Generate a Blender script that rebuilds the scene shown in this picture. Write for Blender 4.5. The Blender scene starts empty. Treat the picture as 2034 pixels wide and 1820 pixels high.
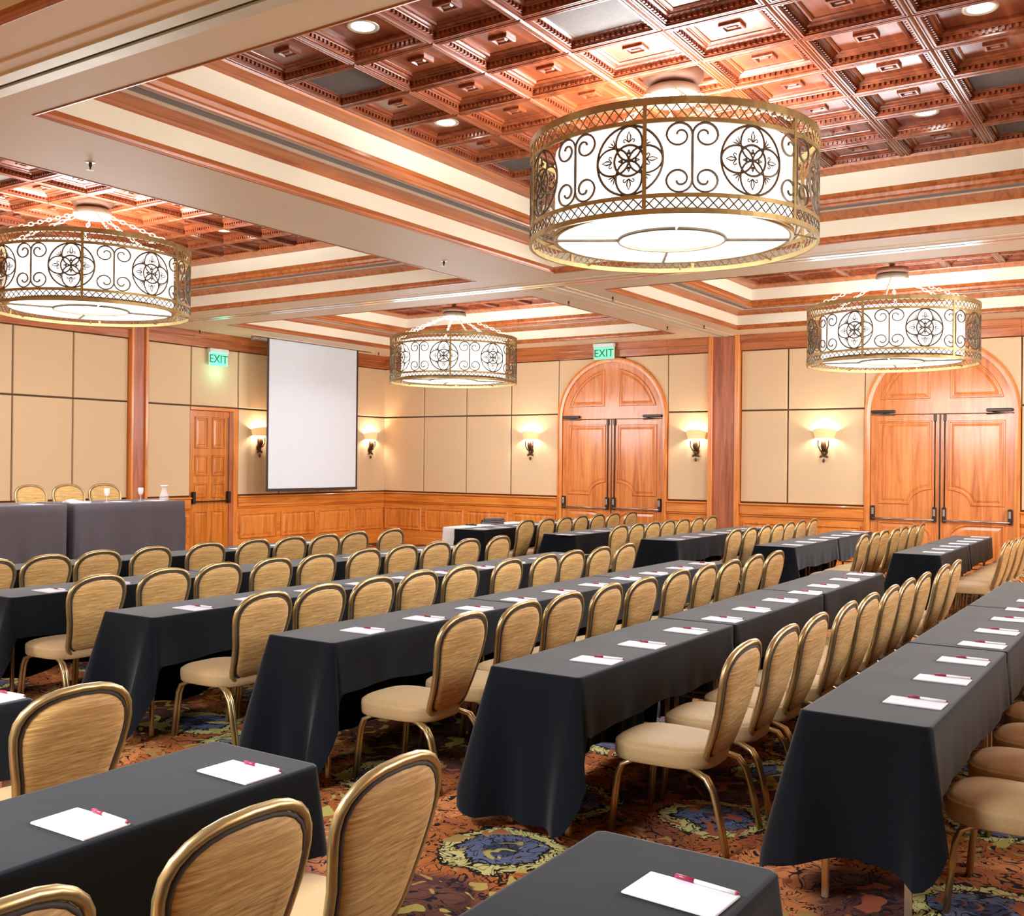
import bpy, math, random
from mathutils import Vector, Matrix
import numpy as np
C = bpy.context.scene
COL = C.collection
random.seed(7)
PI = math.pi

# ---------------------------------------------------------------- camera, world, exposure
S = 1.36                                   # room scale (metres per survey unit)
CX, CY, CZ = 10.52883*S, -12.40750*S, 1.75
YAW, PITCH, ROLL, FOC = -0.580422, 0.00309, 0.009789, 2051.64
fw = Vector((math.sin(YAW)*math.cos(PITCH), math.cos(YAW)*math.cos(PITCH), math.sin(PITCH)))
rt = Vector((math.cos(YAW), -math.sin(YAW), 0)); up = rt.cross(fw)
c_, s_ = math.cos(ROLL), math.sin(ROLL)
rt, up = c_*rt+s_*up, -s_*rt+c_*up
camd = bpy.data.cameras.new('camera'); cam = bpy.data.objects.new('camera', camd); COL.objects.link(cam)
cam.matrix_world = Matrix(((rt.x, up.x, -fw.x, CX), (rt.y, up.y, -fw.y, CY), (rt.z, up.z, -fw.z, CZ), (0, 0, 0, 1)))
camd.sensor_width = 36; camd.sensor_fit = 'HORIZONTAL'; camd.lens = FOC*36/2034; camd.clip_start = 0.05; camd.clip_end = 200
C.camera = cam
world = bpy.data.worlds.new('world'); C.world = world; world.use_nodes = True
world.node_tree.nodes['Background'].inputs[0].default_value = (1, .9, .8, 1)
world.node_tree.nodes['Background'].inputs[1].default_value = 0.0
C.view_settings.view_transform = 'Standard'; C.view_settings.look = 'None'
C.view_settings.gamma = 1; C.view_settings.use_curve_mapping = False
C.view_settings.exposure = 1.4
C.cycles.use_denoising = True
C.cycles.max_bounces = 6; C.cycles.diffuse_bounces = 3; C.cycles.glossy_bounces = 3
C.cycles.sample_clamp_indirect = 6.0; C.cycles.caustics_reflective = False; C.cycles.caustics_refractive = False

SHADE_E = .5        # chandelier shade emission
DISC_E = .55
DRUM_FILL_W = 212       # added unseen lamp round each drum; its shade alone lights too little
UP_W = 48           # bulbs above the shades, light the coffers
DOWN_W = 6          # each downlight
SCONCE_W = 8
SIDE_W = 400  # unseen fill lamps added beside the camera
NEAR_W = 200         # fill lamps standing in for unseen chandeliers behind the camera
WARM = (.90, .95, 1.0)

def lamp(name, kind, loc, watt, color=WARM, size=.1, rot=None, spot=None, parent=None):
    d = bpy.data.lights.new(name, kind); d.energy = watt; d.color = color
    if kind == 'AREA': d.shape = 'DISK'; d.size = size
    elif kind in ('POINT', 'SPOT'): d.shadow_soft_size = size
    if kind == 'SPOT': d.spot_size = spot or 2.0; d.spot_blend = .6
    o = bpy.data.objects.new(name, d); COL.objects.link(o); o.location = loc
    if rot: o.rotation_euler = rot
    if parent: o.parent = parent
    return o

def W(x, y, z): return (x*S, y*S, 1.75+(z-1.75)*S)          # survey -> metres (room)
def Zr(z): return 1.75+(z-1.75)*S
OX, OY = 10.52883*(S-1), -12.4075*(S-1)
def T(x, y): return (x+OX, y+OY)                            # survey -> metres (furniture plan)

# bare fill lamps standing in for unseen chandeliers behind and beside the camera
for bx, by, k in ((3.0, -12.6, 1), (8.16, -12.6, 1)):
    lamp('bay_fill_light', 'AREA', W(bx, by, 2.93), NEAR_W*k, WARM, 1.7)
for by in (-7.23, -2.25): lamp('bay_fill_light', 'POINT', W(13.3, by, 2.8), SIDE_W, WARM, 1.0)  # added to brighten the surfaces that face this side

# ---------------------------------------------------------------- materials
def new_mat(name):
    m = bpy.data.materials.new(name); m.use_nodes = True
    nt = m.node_tree; b = nt.nodes['Principled BSDF']
    return m, nt, b
def lin(c):
    return tuple((v/255/12.92 if v/255 <= .04045 else ((v/255+.055)/1.055)**2.4) for v in c)+(1,)
def mix(nt, fac, a, b):
    n = nt.nodes.new('ShaderNodeMix'); n.data_type = 'RGBA'
    for s, v in ((n.inputs[0], fac), (n.inputs[6], a), (n.inputs[7], b)):
        if hasattr(v, 'links'): nt.links.new(v, s)
        else: s.default_value = v
    return n.outputs[2]
def coords(nt, scale=(1, 1, 1), kind='Object'):
    t = nt.nodes.new('ShaderNodeTexCoord'); mp = nt.nodes.new('ShaderNodeMapping')
    mp.inputs['Scale'].default_value = scale
    nt.links.new(t.outputs[kind], mp.inputs['Vector']); return mp.outputs[0]
def noise(nt, vec, scale, detail=3, rough=.5, dist=0):
    n = nt.nodes.new('ShaderNodeTexNoise'); nt.links.new(vec, n.inputs['Vector'])
    n.inputs['Scale'].default_value = scale; n.inputs['Detail'].default_value = detail
    n.inputs['Roughness'].default_value = rough; n.inputs['Distortion'].default_value = dist
    return n
def ramp(nt, fac, stops, interp='LINEAR'):
    r = nt.nodes.new('ShaderNodeValToRGB'); r.color_ramp.interpolation = interp
    e = r.color_ramp.elements
    while len(e) < len(stops): e.new(.5)
    for i, (p, c) in enumerate(stops): e[i].position = p; e[i].color = c
    nt.links.new(fac, r.inputs[0]); return r.outputs[0]
def bump(nt, b, h, strength=.2, dist=.01):
    n = nt.nodes.new('ShaderNodeBump'); n.inputs['Strength'].default_value = strength; n.inputs['Distance'].default_value = dist
    nt.links.new(h, n.inputs['Height']); nt.links.new(n.outputs[0], b.inputs['Normal'])
def plain(name, col, rough=.6, metal=0, spec=.5, var=.06, vscale=6):
    m, nt, b = new_mat(name)
    v = coords(nt)
    n = noise(nt, v, vscale, 3)
    d = tuple(max(0, x*(1-var)) for x in col[:3])+(1,); l = tuple(min(1, x*(1+var)) for x in col[:3])+(1,)
    nt.links.new(ramp(nt, n.outputs[0], [(.3, d), (.7, l)]), b.inputs['Base Color'])
    b.inputs['Roughness'].default_value = rough; b.inputs['Metallic'].default_value = metal
    b.inputs['Specular IOR Level'].default_value = spec
    return m
def wood(name, c0, c1, c2, axis='Z', rough=.32, coat=.25):
    m, nt, b = new_mat(name)
    sc = {'X': (.5, 7, 7), 'Y': (7, .5, 7), 'Z': (7, 7, .5)}[axis]
    v = coords(nt, sc)
    n = noise(nt, v, 1.6, 6, .6, 1.2)
    n2 = noise(nt, coords(nt, (.9, .9, .5)), 1.3, 2)
    base = ramp(nt, n.outputs[0], [(.28, lin(c0)), (.5, lin(c1)), (.75, lin(c2))])
    mul = nt.nodes.new('ShaderNodeMix'); mul.data_type = 'RGBA'; mul.blend_type = 'MULTIPLY'; mul.inputs[0].default_value = .3
    nt.links.new(base, mul.inputs[6]); nt.links.new(ramp(nt, n2.outputs[0], [(.3, (.62, .6, .58, 1)), (.7, (1, 1, 1, 1))]), mul.inputs[7])
    nt.links.new(mul.outputs[2], b.inputs['Base Color'])
    b.inputs['Roughness'].default_value = rough; b.inputs['Coat Weight'].default_value = coat; b.inputs['Coat Roughness'].default_value = .15
    bump(nt, b, n.outputs[0], .05, .003)
    return m
def emit(name, col, strength):
    m, nt, b = new_mat(name)
    b.inputs['Base Color'].default_value = col[:3]+(1,)
    b.inputs['Emission Color'].default_value = col[:3]+(1,); b.inputs['Emission Strength'].default_value = strength
    return m

M = {}
M['wood_x'] = wood('wood_along_x', (186, 94, 28), (228, 134, 50), (242, 160, 78), 'X')
M['wood_y'] = wood('wood_along_y', (186, 94, 28), (228, 134, 50), (242, 160, 78), 'Y')
M['wood_z'] = wood('wood_upright', (184, 94, 30), (228, 136, 54), (244, 162, 84), 'Z')
M['door'] = wood('door_cherry', (178, 92, 36), (220, 130, 62), (236, 154, 86), 'Z', .3)
M['column'] = wood('column_cherry', (138, 66, 34), (182, 100, 60), (202, 124, 80), 'Z', .42, .05)
for a_ in 'XYZ': M['ceil_'+a_.lower()] = wood('ceiling_wood_along_'+a_.lower(), (134, 66, 26), (186, 104, 52), (206, 128, 74), a_)
M['amber'] = wood('amber_door_wood', (168, 86, 16), (212, 122, 34), (230, 148, 60), 'Z', .35)
M['coffer'] = wood('coffer_mahogany', (84, 34, 16), (138, 66, 34), (170, 92, 54), 'Y', .32, .4)
M['cream'] = plain('cream_plaster', lin((238, 226, 200)), .7, var=.03, vscale=2)
M['soffit'] = plain('tan_plaster', lin((230, 205, 172)), .6, var=.03, vscale=1.2)
M['fabric'] = None
def panel_fabric():
    m, nt, b = new_mat('wall_fabric'); v = coords(nt)
    n = noise(nt, v, 90, 4, .7); n2 = noise(nt, v, 1.1, 2)
    a = ramp(nt, n.outputs[0], [(.3, lin((212, 178, 136))), (.7, lin((226, 194, 152)))])
    nt.links.new(mix(nt, ramp(nt, n2.outputs[0], [(.35, (0, 0, 0, 1)), (.7, (.25, .25, .25, 1))]), a, lin((216, 180, 140))), b.inputs['Base Color'])
    b.inputs['Roughness'].default_value = .75; b.inputs['Sheen Weight'].default_value = .15
    bump(nt, b, n.outputs[0], .15, .002); return m
M['fabric'] = panel_fabric()
M['dark_gap'] = plain('dark_joint', lin((92, 62, 36)), .8)
M['grey_slot'] = plain('grey_louvre', lin((128, 120, 122)), .5)
M['grille'] = plain('grey_mesh_grille', lin((96, 86, 80)), .75, var=.15, vscale=40)
M['bronze'] = plain('antique_bronze', lin((164, 138, 88)), .42, .65, var=.15, vscale=14)
M['iron'] = plain('dark_bronze_iron', lin((112, 98, 78)), .5, .5, var=.15, vscale=14)
M['canopy'] = plain('brown_canopy', lin((120, 82, 62)), .45, .3)
M['ivory'] = plain('ivory_metal', lin((226, 220, 196)), .4, .3)
M['hub'] = plain('hub_metal', lin((150, 146, 130)), .45, .3)
M['track'] = plain('polished_track', lin((226, 220, 208)), .24, .75)
M['shade'] = emit('glowing_shade', (1, .98, .95), SHADE_E)
M['disc'] = emit('glowing_diffuser', (1, .98, .94), DISC_E)
M['downlight'] = emit('downlight_glow', (1, .95, .86), 14)
M['sconce_shade'] = emit('sconce_shade', (1, .62, .28), .2)
M['sconce_iron'] = plain('sconce_bronze', lin((96, 66, 44)), .45, .6)
M['black_metal'] = plain('dark_hardware', lin((52, 44, 40)), .4, .6)
M['steel'] = plain('brushed_steel', lin((170, 165, 160)), .28, .9)
M['screen'] = plain('screen_white', lin((222, 228, 234)), .8, var=.01)
M['screen_edge'] = plain('screen_black_border', lin((58, 48, 44)), .7)
M['exit_green'] = emit('exit_sign_green', (.16, .78, .44), .26)
M['exit_letter'] = plain('exit_letter_green', lin((26, 110, 74)), .6)
M['exit_case'] = plain('exit_case', lin((214, 224, 216)), .4)
M['gold'] = plain('chair_gold_frame', lin((186, 162, 114)), .3, .8, var=.12, vscale=9)
M['chrome'] = plain('table_leg_metal', lin((206, 186, 158)), .3, .8)
M['paper'] = plain('white_paper', lin((222, 220, 226)), .7, var=.01)
M['pen_red'] = plain('crimson_plastic', lin((150, 34, 66)), .35)
M['pen_white'] = plain('white_plastic', lin((238, 236, 238)), .35)
M['white_cloth'] = plain('white_linen', lin((240, 238, 234)), .8)
M['table_top'] = plain('table_laminate', lin((150, 130, 104)), .5)
M['glass'] = None
def clear_glass():
    m, nt, b = new_mat('clear_glass'); b.inputs['Alpha'].default_value = .22; b.inputs['Transmission Weight'].default_value = .0
    b.inputs['Base Color'].default_value = (.95, .97, 1, 1); b.inputs['Roughness'].default_value = .08; b.inputs['IOR'].default_value = 1.3
    n = noise(nt, coords(nt), 5); bump(nt, b, n.outputs[0], .02, .001); return m
M['glass'] = clear_glass()
def cloth_mat(name, c0, c1, rough=.85, sheen=.12):
    m, nt, b = new_mat(name); v = coords(nt)
    n = noise(nt, v, 160, 3, .7); n2 = noise(nt, v, 3, 3)
    a = ramp(nt, n.outputs[0], [(.3, lin(c0)), (.7, lin(c1))])
    nt.links.new(a, b.inputs['Base Color']); b.inputs['Roughness'].default_value = rough
    b.inputs['Sheen Weight'].default_value = sheen; b.inputs['Sheen Roughness'].default_value = .35; b.inputs['Specular IOR Level'].default_value = .15
    bump(nt, b, n2.outputs[0], .25, .01); return m
M['cloth'] = cloth_mat('black_tablecloth', (8, 12, 18), (14, 18, 24), .9, .26)
M['grey_cloth'] = cloth_mat('charcoal_tablecloth', (82, 74, 78), (94, 85, 89))
def seat_fabric(name, c0, c1, streak):
    m, nt, b = new_mat(name)
    v = coords(nt, (5, 5, 84) if streak else (30, 30, 30))
    n = noise(nt, v, 1.4 if streak else 3, 5, .68, .7 if streak else 0)
    nt.links.new(ramp(nt, n.outputs[0], [(.3, lin(c0)), (.68, lin(c1))]), b.inputs['Base Color'])
    b.inputs['Roughness'].default_value = .62; b.inputs['Sheen Weight'].default_value = .1
    bump(nt, b, n.outputs[0], .35, .004); return m
M['seat'] = seat_fabric('seat_fabric', (176, 144, 98), (188, 156, 110), False)
M['back'] = seat_fabric('chair_back_weave', (148, 104, 48), (220, 178, 108), True)
def carpet():
    m, nt, b = new_mat('patterned_carpet')
    v = coords(nt)
    nz = noise(nt, v, 2.4, 3, .55)
    ad = nt.nodes.new('ShaderNodeVectorMath'); ad.operation = 'MULTIPLY_ADD'
    nt.links.new(nz.outputs['Color'], ad.inputs[0]); ad.inputs[1].default_value = (.30, .30, 0); nt.links.new(v, ad.inputs[2])
    vo = nt.nodes.new('ShaderNodeTexVoronoi'); vo.voronoi_dimensions = '2D'; vo.inputs['Scale'].default_value = 1.05; vo.inputs['Randomness'].default_value = .55
    nt.links.new(ad.outputs[0], vo.inputs['Vector'])
    n2 = noise(nt, v, 13, 2, .5, 2.6)
    sub = nt.nodes.new('ShaderNodeMath'); sub.operation = 'MULTIPLY_ADD'; sub.inputs[1].default_value = .10
    nt.links.new(n2.outputs[0], sub.inputs[0]); nt.links.new(vo.outputs['Distance'], sub.inputs[2])
    blue, dark, crm, org = lin((92, 98, 124)), lin((30, 24, 22)), lin((188, 178, 116)), lin((196, 122, 72))
    base = ramp(nt, sub.outputs[0], [(0, lin((58, 62, 84))), (.14, blue), (.245, dark), (.262, crm), (.335, dark), (.352, lin((160, 92, 48))), (.55, org)], 'CONSTANT')
    # curling vine lines over everything
    w = noise(nt, ad.outputs[0], 7.5, 1, .4, 3.2)
    line = ramp(nt, w.outputs[0], [(.0, (0, 0, 0, 1)), (.455, (0, 0, 0, 1)), (.47, (1, 1, 1, 1)), (.515, (1, 1, 1, 1)), (.53, (0, 0, 0, 1))])
    n3 = noise(nt, v, .55, 2)
    c2 = mix(nt, line, base, dark)
    leaf = noise(nt, ad.outputs[0], 5.2, 1, .4, 2.2)
    lm = ramp(nt, leaf.outputs[0], [(.60, (0, 0, 0, 1)), (.62, (1, 1, 1, 1))])
    lcol = mix(nt, ramp(nt, n3.outputs[0], [(.45, (0, 0, 0, 1)), (.55, (1, 1, 1, 1))]), lin((168, 158, 84)), lin((150, 84, 58)))
    c3 = mix(nt, lm, c2, lcol)
    # dark ground zones
    zone = ramp(nt, noise(nt, v, .9, 1).outputs[0], [(.5, (0, 0, 0, 1)), (.56, (.8, .8, .8, 1))])
    zmask = nt.nodes.new('ShaderNodeMath'); zmask.operation = 'MULTIPLY'; nt.links.new(zone, zmask.inputs[0])
    nt.links.new(ramp(nt, sub.outputs[0], [(.34, (0, 0, 0, 1)), (.36, (1, 1, 1, 1))]), zmask.inputs[1])
    zm2 = nt.nodes.new('ShaderNodeMath'); zm2.operation = 'MULTIPLY'; nt.links.new(zmask.outputs[0], zm2.inputs[0])
    inv = nt.nodes.new('ShaderNodeMath'); inv.operation = 'SUBTRACT'; inv.inputs[0].default_value = 1; nt.links.new(lm, inv.inputs[1]); nt.links.new(inv.outputs[0], zm2.inputs[1])
    nt.links.new(mix(nt, zm2.outputs[0], c3, lin((36, 32, 44))), b.inputs['Base Color'])
    b.inputs['Roughness'].default_value = .95; b.inputs['Specular IOR Level'].default_value = .1
    bump(nt, b, noise(nt, v, 220, 2).outputs[0], .3, .004)
    return m
M['carpet'] = carpet()

# ---------------------------------------------------------------- mesh helpers
class MB:
    def __init__(s): s.v = []; s.f = []
    def add(s, vs, fs):
        o = len(s.v); s.v += [tuple(p) for p in vs]; s.f += [tuple(i+o for i in f) for f in fs]
    def box(s, x0, x1, y0, y1, z0, z1):
        s.add([(x0, y0, z0), (x1, y0, z0), (x1, y1, z0), (x0, y1, z0), (x0, y0, z1), (x1, y0, z1), (x1, y1, z1), (x0, y1, z1)],
              [(0, 3, 2, 1), (4, 5, 6, 7), (0, 1, 5, 4), (1, 2, 6, 5), (2, 3, 7, 6), (3, 0, 4, 7)])
    def bevbox(s, x0, x1, y0, y1, z0, z1, b=.01):
        # box with chamfered edges: rings of an 8-gon
        def ring(i, z): return [(x0+i+b, y0+i, z), (x1-i-b, y0+i, z), (x1-i, y0+i+b, z), (x1-i, y1-i-b, z), (x1-i-b, y1-i, z), (x0+i+b, y1-i, z), (x0+i, y1-i-b, z), (x0+i, y0+i+b, z)]
        s.rings([ring(b, z0), ring(0, z0+b), ring(0, z1-b), ring(b, z1)])
    def rings(s, rs, cap0=True, cap1=True, close=True):
        n = len(rs[0]); o = len(s.v)
        for r in rs: s.v += [tuple(p) for p in r]
        for k in range(len(rs)-1):
            for i in range(n if close else n-1):
                j = (i+1) % n
                s.f.append((o+k*n+i, o+k*n+j, o+(k+1)*n+j, o+(k+1)*n+i))
        if cap0: s.f.append(tuple(o+i for i in range(n))[::-1])
        if cap1: s.f.append(tuple(o+(len(rs)-1)*n+i for i in range(n)))
    def tube(s, pts, r, n=6, closed=False, caps=True, flat=1.0):
        P = [Vector(p) for p in pts]; m = len(P); rs = []
        prev = None
        for i in range(m):
            if closed: t = P[(i+1) % m]-P[i-1]
            else: t = P[min(i+1, m-1)]-P[max(i-1, 0)]
            t = t.normalized() if t.length > 1e-9 else Vector((0, 0, 1))
            if prev is None:
                a = Vector((0, 0, 1)) if abs(t.z) < .9 else Vector((1, 0, 0))
                u = t.cross(a).normalized()
            else:
                u = prev-t*prev.dot(t); u = u.normalized() if u.length > 1e-6 else prev
            prev = u; w = t.cross(u)
            rr = r[i] if isinstance(r, (list, tuple)) else r
            rs.append([P[i]+u*rr*math.cos(2*PI*k/n)+w*rr*flat*math.sin(2*PI*k/n) for k in range(n)])
        if closed: rs.append(rs[0]); s.rings(rs, False, False)
        else: s.rings(rs, caps, caps)
    def lathe(s, prof, n=24, c=(0, 0), a0=0, a1=2*PI, close=True):
        rs = []
        for r, z in prof:
            rs.append([(c[0]+r*math.cos(a0+(a1-a0)*k/(n if close else n-1)), c[1]+r*math.sin(a0+(a1-a0)*k/(n if close else n-1)), z) for k in range(n)])
        s.rings(rs, False, False, close)
    def panel(s, poly, prof, org, u, v, nrm, cap=True):
        """concentric offset rings of a CCW polygon; prof = [(inset, height)]"""
        org, u, v, nrm = map(Vector, (org, u, v, nrm)); rs = []
        for ins, h in prof:
            q = offset(poly, ins)
            rs.append([org+u*a+v*b+nrm*h for a, b in q])
        s.rings(rs, False, cap)
    def mesh(s, name, mat, smooth=False):
        me = bpy.data.meshes.new(name); me.from_pydata([tuple(p) for p in s.v], [], s.f); me.update()
        if mat: me.materials.append(mat)
        if smooth: me.polygons.foreach_set('use_smooth', [True]*len(me.polygons))
        return me
def offset(poly, d):
    if abs(d) < 1e-9: return list(poly)
    n = len(poly); out = []
    for i in range(n):
        p0, p1, p2 = Vector(poly[i-1]), Vector(poly[i]), Vector(poly[(i+1) % n])
        a = (p1-p0); b = (p2-p1)
        a = a.normalized() if a.length > 1e-9 else b.normalized(); b = b.normalized() if b.length > 1e-9 else a
        na = Vector((-a.y, a.x)); nb = Vector((-b.y, b.x)); m = na+nb
        k = max(.35, (1+na.dot(nb)))
        out.append(tuple(p1+m*d/k))
    return out
def rect(x0, x1, y0, y1): return [(x0, y0), (x1, y0), (x1, y1), (x0, y1)]
def obj(name, mesh, parent=None, loc=None, rot=None):
    o = bpy.data.objects.new(name, mesh); COL.objects.link(o)
    if parent: o.parent = parent
    if loc: o.location = loc
    if rot: o.rotation_euler = rot
    return o
def build(mb, name, mat, parent=None, smooth=False, loc=None, rot=None):
    return obj(name, mb.mesh(name, mat, smooth), parent, loc, rot)
def empty(name, loc=(0, 0, 0), rz=0):
    o = bpy.data.objects.new(name, None); COL.objects.link(o); o.location = loc; o.rotation_euler = (0, 0, rz); o.empty_display_size = .1
    return o
def tag(o, label=None, cat=None, group=None, kind=None):
    if label: o['label'] = label
    if cat: o['category'] = cat
    if group: o['group'] = group
    if kind: o['kind'] = kind
    return o
def dup(root, loc=None, rz=None):
    def cp(o, par):
        c = o.copy(); COL.objects.link(c)
        if par: c.parent = par
        for ch in kids.get(o.name, []): cp(ch, c)
        return c
    kids = {}
    def walk(o):
        kids[o.name] = list(o.children)
        for ch in kids[o.name]: walk(ch)
    walk(root)
    r = cp(root, None)
    if loc is not None: r.location = loc
    if rz is not None: r.rotation_euler = (0, 0, rz)
    return r
ORD = ['first', 'second', 'third', 'fourth', 'fifth', 'sixth', 'seventh', 'eighth', 'ninth', 'tenth', 'eleventh', 'twelfth']

# ---------------------------------------------------------------- room shell
ZS, ZFB, ZJ, ZPB, ZRB = Zr(3.355), Zr(3.165), Zr(2.411), Zr(1.2646), Zr(1.105)
RX, RY = 15.9*S, -15.6*S                    # far corner of the hall
m = MB(); m.box(-.3, RX+.3, RY-.3, .3, -.12, 0)
floor = build(m, 'floor', M['carpet']); tag(floor, 'patterned hotel carpet with blue medallions and orange vines', kind='structure')

def wall(name, x0, x1, y0, y1, label):
    m = MB(); m.box(x0, x1, y0, y1, 0, ZS+.02)
    return tag(build(m, name, M['dark_gap']), label, kind='structure')
wb = wall('wall_back', -.3, RX+.3, .02, .3, 'long panelled wall with two arched doorways')
wl = wall('wall_left', -.3, -.02, RY, .02, 'panelled wall behind the head table and screen')
m = MB(); m.box(RX, RX+.2, RY, .02, 0, ZS+.02); wr_ = tag(build(m, 'wall_right', M['fabric']), 'plain wall outside the view', kind='structure')
m = MB(); m.box(-.3, RX+.2, RY-.2, RY, 0, ZS+.02); wf_ = tag(build(m, 'wall_front', M['fabric']), 'plain wall behind the viewpoint', kind='structure')

FP = [(0, 0), (0, .016), (.004, .021), (.010, .024)]
def plate(parent, name, mat, along, a0, a1, z0, z1, prof, base=0.0, poly=None, smooth=False):
    """flat piece on a wall: along 'x' = back wall (faces -y), 'y' = wall at x=0 (faces +x)"""
    m = MB()
    if along == 'x':
        poly = poly or rect(a0, a1, z0, z1)
        m.panel(poly, prof, (0, -base, 0), (1, 0, 0), (0, 0, 1), (0, -1, 0))
    else:
        poly = poly or rect(a0, a1, z0, z1)
        m.panel(poly, prof, (base, 0, 0), (0, 1, 0), (0, 0, 1), (1, 0, 0))
    return build(m, name, mat, parent, smooth)
g = .0135
def fab(parent, along, a0, a1, z0, z1, poly=None):
    return plate(parent, 'fabric_panel', M['fabric'], along, a0+g, a1-g, z0+g, z1-g, [(0, -.03)]+FP, poly=poly)
WP = [(0, -.02), (0, .014), (.014, .030), (.028, .030), (.034, .004), (.048, .002), (.085, .016), (.09, .017)]
def wains(parent, along, a0, a1):
    z0, z1 = .30, .765
    plate(parent, 'wainscot_panel', M['wood_z'], along, a0+.055, a1-.055, z0, z1, WP, .012)
def runs(parent, along, a0, a1, tag_no):
    """frieze, chair rail, wainscot backing and skirting along one stretch of wall"""
    def strip(name, z0, z1, dep, mat, bev=.006):
        m = MB()
        if along == 'x': m.bevbox(a0, a1, -dep, .02, z0, z1, bev)
        else: m.bevbox(-.02, dep, a0, a1, z0, z1, bev)
        return build(m, name, mat, parent)
    w = M['wood_x'] if along == 'x' else M['wood_y']
    wc = M['ceil_x'] if along == 'x' else M['ceil_y']
    strip('frieze_board', ZFB, ZFB+.15, .05, wc); strip('frieze_board', ZFB+.145, ZS, .085, wc); strip('frieze_bead', ZFB+.13, ZFB+.165, .095, wc, .012)
    strip('chair_rail', ZRB+.01, ZPB-.035, .065, w, .012); strip('chair_rail_cap', ZPB-.045, ZPB-.012, .10, w, .012)
    strip('chair_rail_bead', ZRB-.02, ZRB+.02, .04, w, .01)
    strip('wainscot_backing', .12, ZRB, .012, w, .003); strip('skirting', 0, .15, .03, w, .008)
# back wall: survey x of the joints
D1 = (3.178, 4.827); D2 = (7.349, 9.0); CO = (5.408, 5.823)
bx_l = [0, .796, 1.592, 2.384, D1[0]]
for i in range(4):
    a, b = bx_l[i]*S, bx_l[i+1]*S
    fab(wb, 'x', a, b, ZPB, ZJ); fab(wb, 'x', a, b, ZJ, ZFB); wains(wb, 'x', a, b)
for a, b in ((D1[1], CO[0]), (CO[1], 6.425), (6.425, D2[0]), (D2[1], 9.8), (9.8, 10.6), (10.6, 11.4), (11.4, 12.9), (12.9, 14.4), (14.4, 15.9)):
    a *= S; b *= S
    fab(wb, 'x', a, b, ZPB, ZJ); fab(wb, 'x', a, b, ZJ, ZFB); wains(wb, 'x', a, b)
for a, b in ((.0, D1[0]), (D1[1], CO[0]), (CO[1], D2[0]), (D2[1], 15.9)):
    runs(wb, 'x', a*S, b*S, 0)
# frieze over the doorways and spandrel panels cut round the arches
RO = .823*S; ZA = Zr(2.337)
for d0, d1 in (D1, D2):
    cx = (d0+d1)/2*S
    m = MB(); m.bevbox(d0*S, d1*S, -.05, .02, ZFB, ZFB+.15, .006); build(m, 'frieze_board', M['ceil_x'], wb)
    m = MB(); m.bevbox(d0*S, d1*S, -.085, .02, ZFB+.145, ZS, .006); build(m, 'frieze_board', M['ceil_x'], wb)
    m = MB(); m.bevbox(d0*S, d1*S, -.095, .02, ZFB+.13, ZFB+.165, .012); build(m, 'frieze_bead', M['ceil_x'], wb)
    for sg in (-1, 1):
        arc = [(cx+sg*(RO+.005)*math.cos(t), ZA+(RO+.005)*math.sin(t)) for t in np.linspace(.03, PI/2-.06, 16)]
        xo = cx+sg*(RO-.004)
        poly = [(xo, ZFB-g)]+[(x, z) for x, z in arc if z < ZFB-g-.005]
        top = poly[-1]; poly = poly + [(top[0], ZFB-g)]
        if sg < 0: poly = poly[:]
        ar = sum(poly[i-1][0]*poly[i][1]-poly[i][0]*poly[i-1][1] for i in range(len(poly)))
        if ar < 0: poly = poly[::-1]
        plate(wb, 'spandrel_panel', M['fabric'], 'x', 0, 0, 0, 0, [(0, -.03), (0, .018)], poly=poly)
# wall at x=0: survey y of the joints
LJ = [0, -.745, -1.49, -2.237, -2.985]
for i in range(4):
    a, b = LJ[i+1]*S, LJ[i]*S
    fab(wl, 'y', a, b, ZPB, ZJ); fab(wl, 'y', a, b, ZJ, ZFB); wains(wl, 'y', a, b)
DL = (-3.758, -2.985)
fab(wl, 'y', DL[0]*S, DL[1]*S, ZJ, ZFB)
fab(wl, 'y', -4.438*S, DL[0]*S, ZPB, ZJ); fab(wl, 'y', -4.438*S, DL[0]*S, ZJ, ZFB); wains(wl, 'y', -4.438*S, DL[0]*S)
ys = [-4.676, -5.397, -6.114, -6.833, -7.55, -8.27, -8.99, -9.7]
for i in range(len(ys)-1):
    fab(wl, 'y', ys[i+1]*S, ys[i]*S, ZPB, ZJ); fab(wl, 'y', ys[i+1]*S, ys[i]*S, ZJ, ZFB); wains(wl, 'y', ys[i+1]*S, ys[i]*S)
for a, b in ((-2.985, 0), (-4.438, -3.758), (-15.6, -4.676)): runs(wl, 'y', a*S, b*S, 0)
m = MB(); m.bevbox(-.02, .05, DL[0]*S, DL[1]*S, ZFB, ZFB+.15, .006); build(m, 'frieze_board', M['ceil_y'], wl)
m = MB(); m.bevbox(-.02, .085, DL[0]*S, DL[1]*S, ZFB+.145, ZS, .006); build(m, 'frieze_board', M['ceil_y'], wl)
fab(wl, 'y', RY+.05, ys[-1]*S, ZPB, ZFB)

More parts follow.
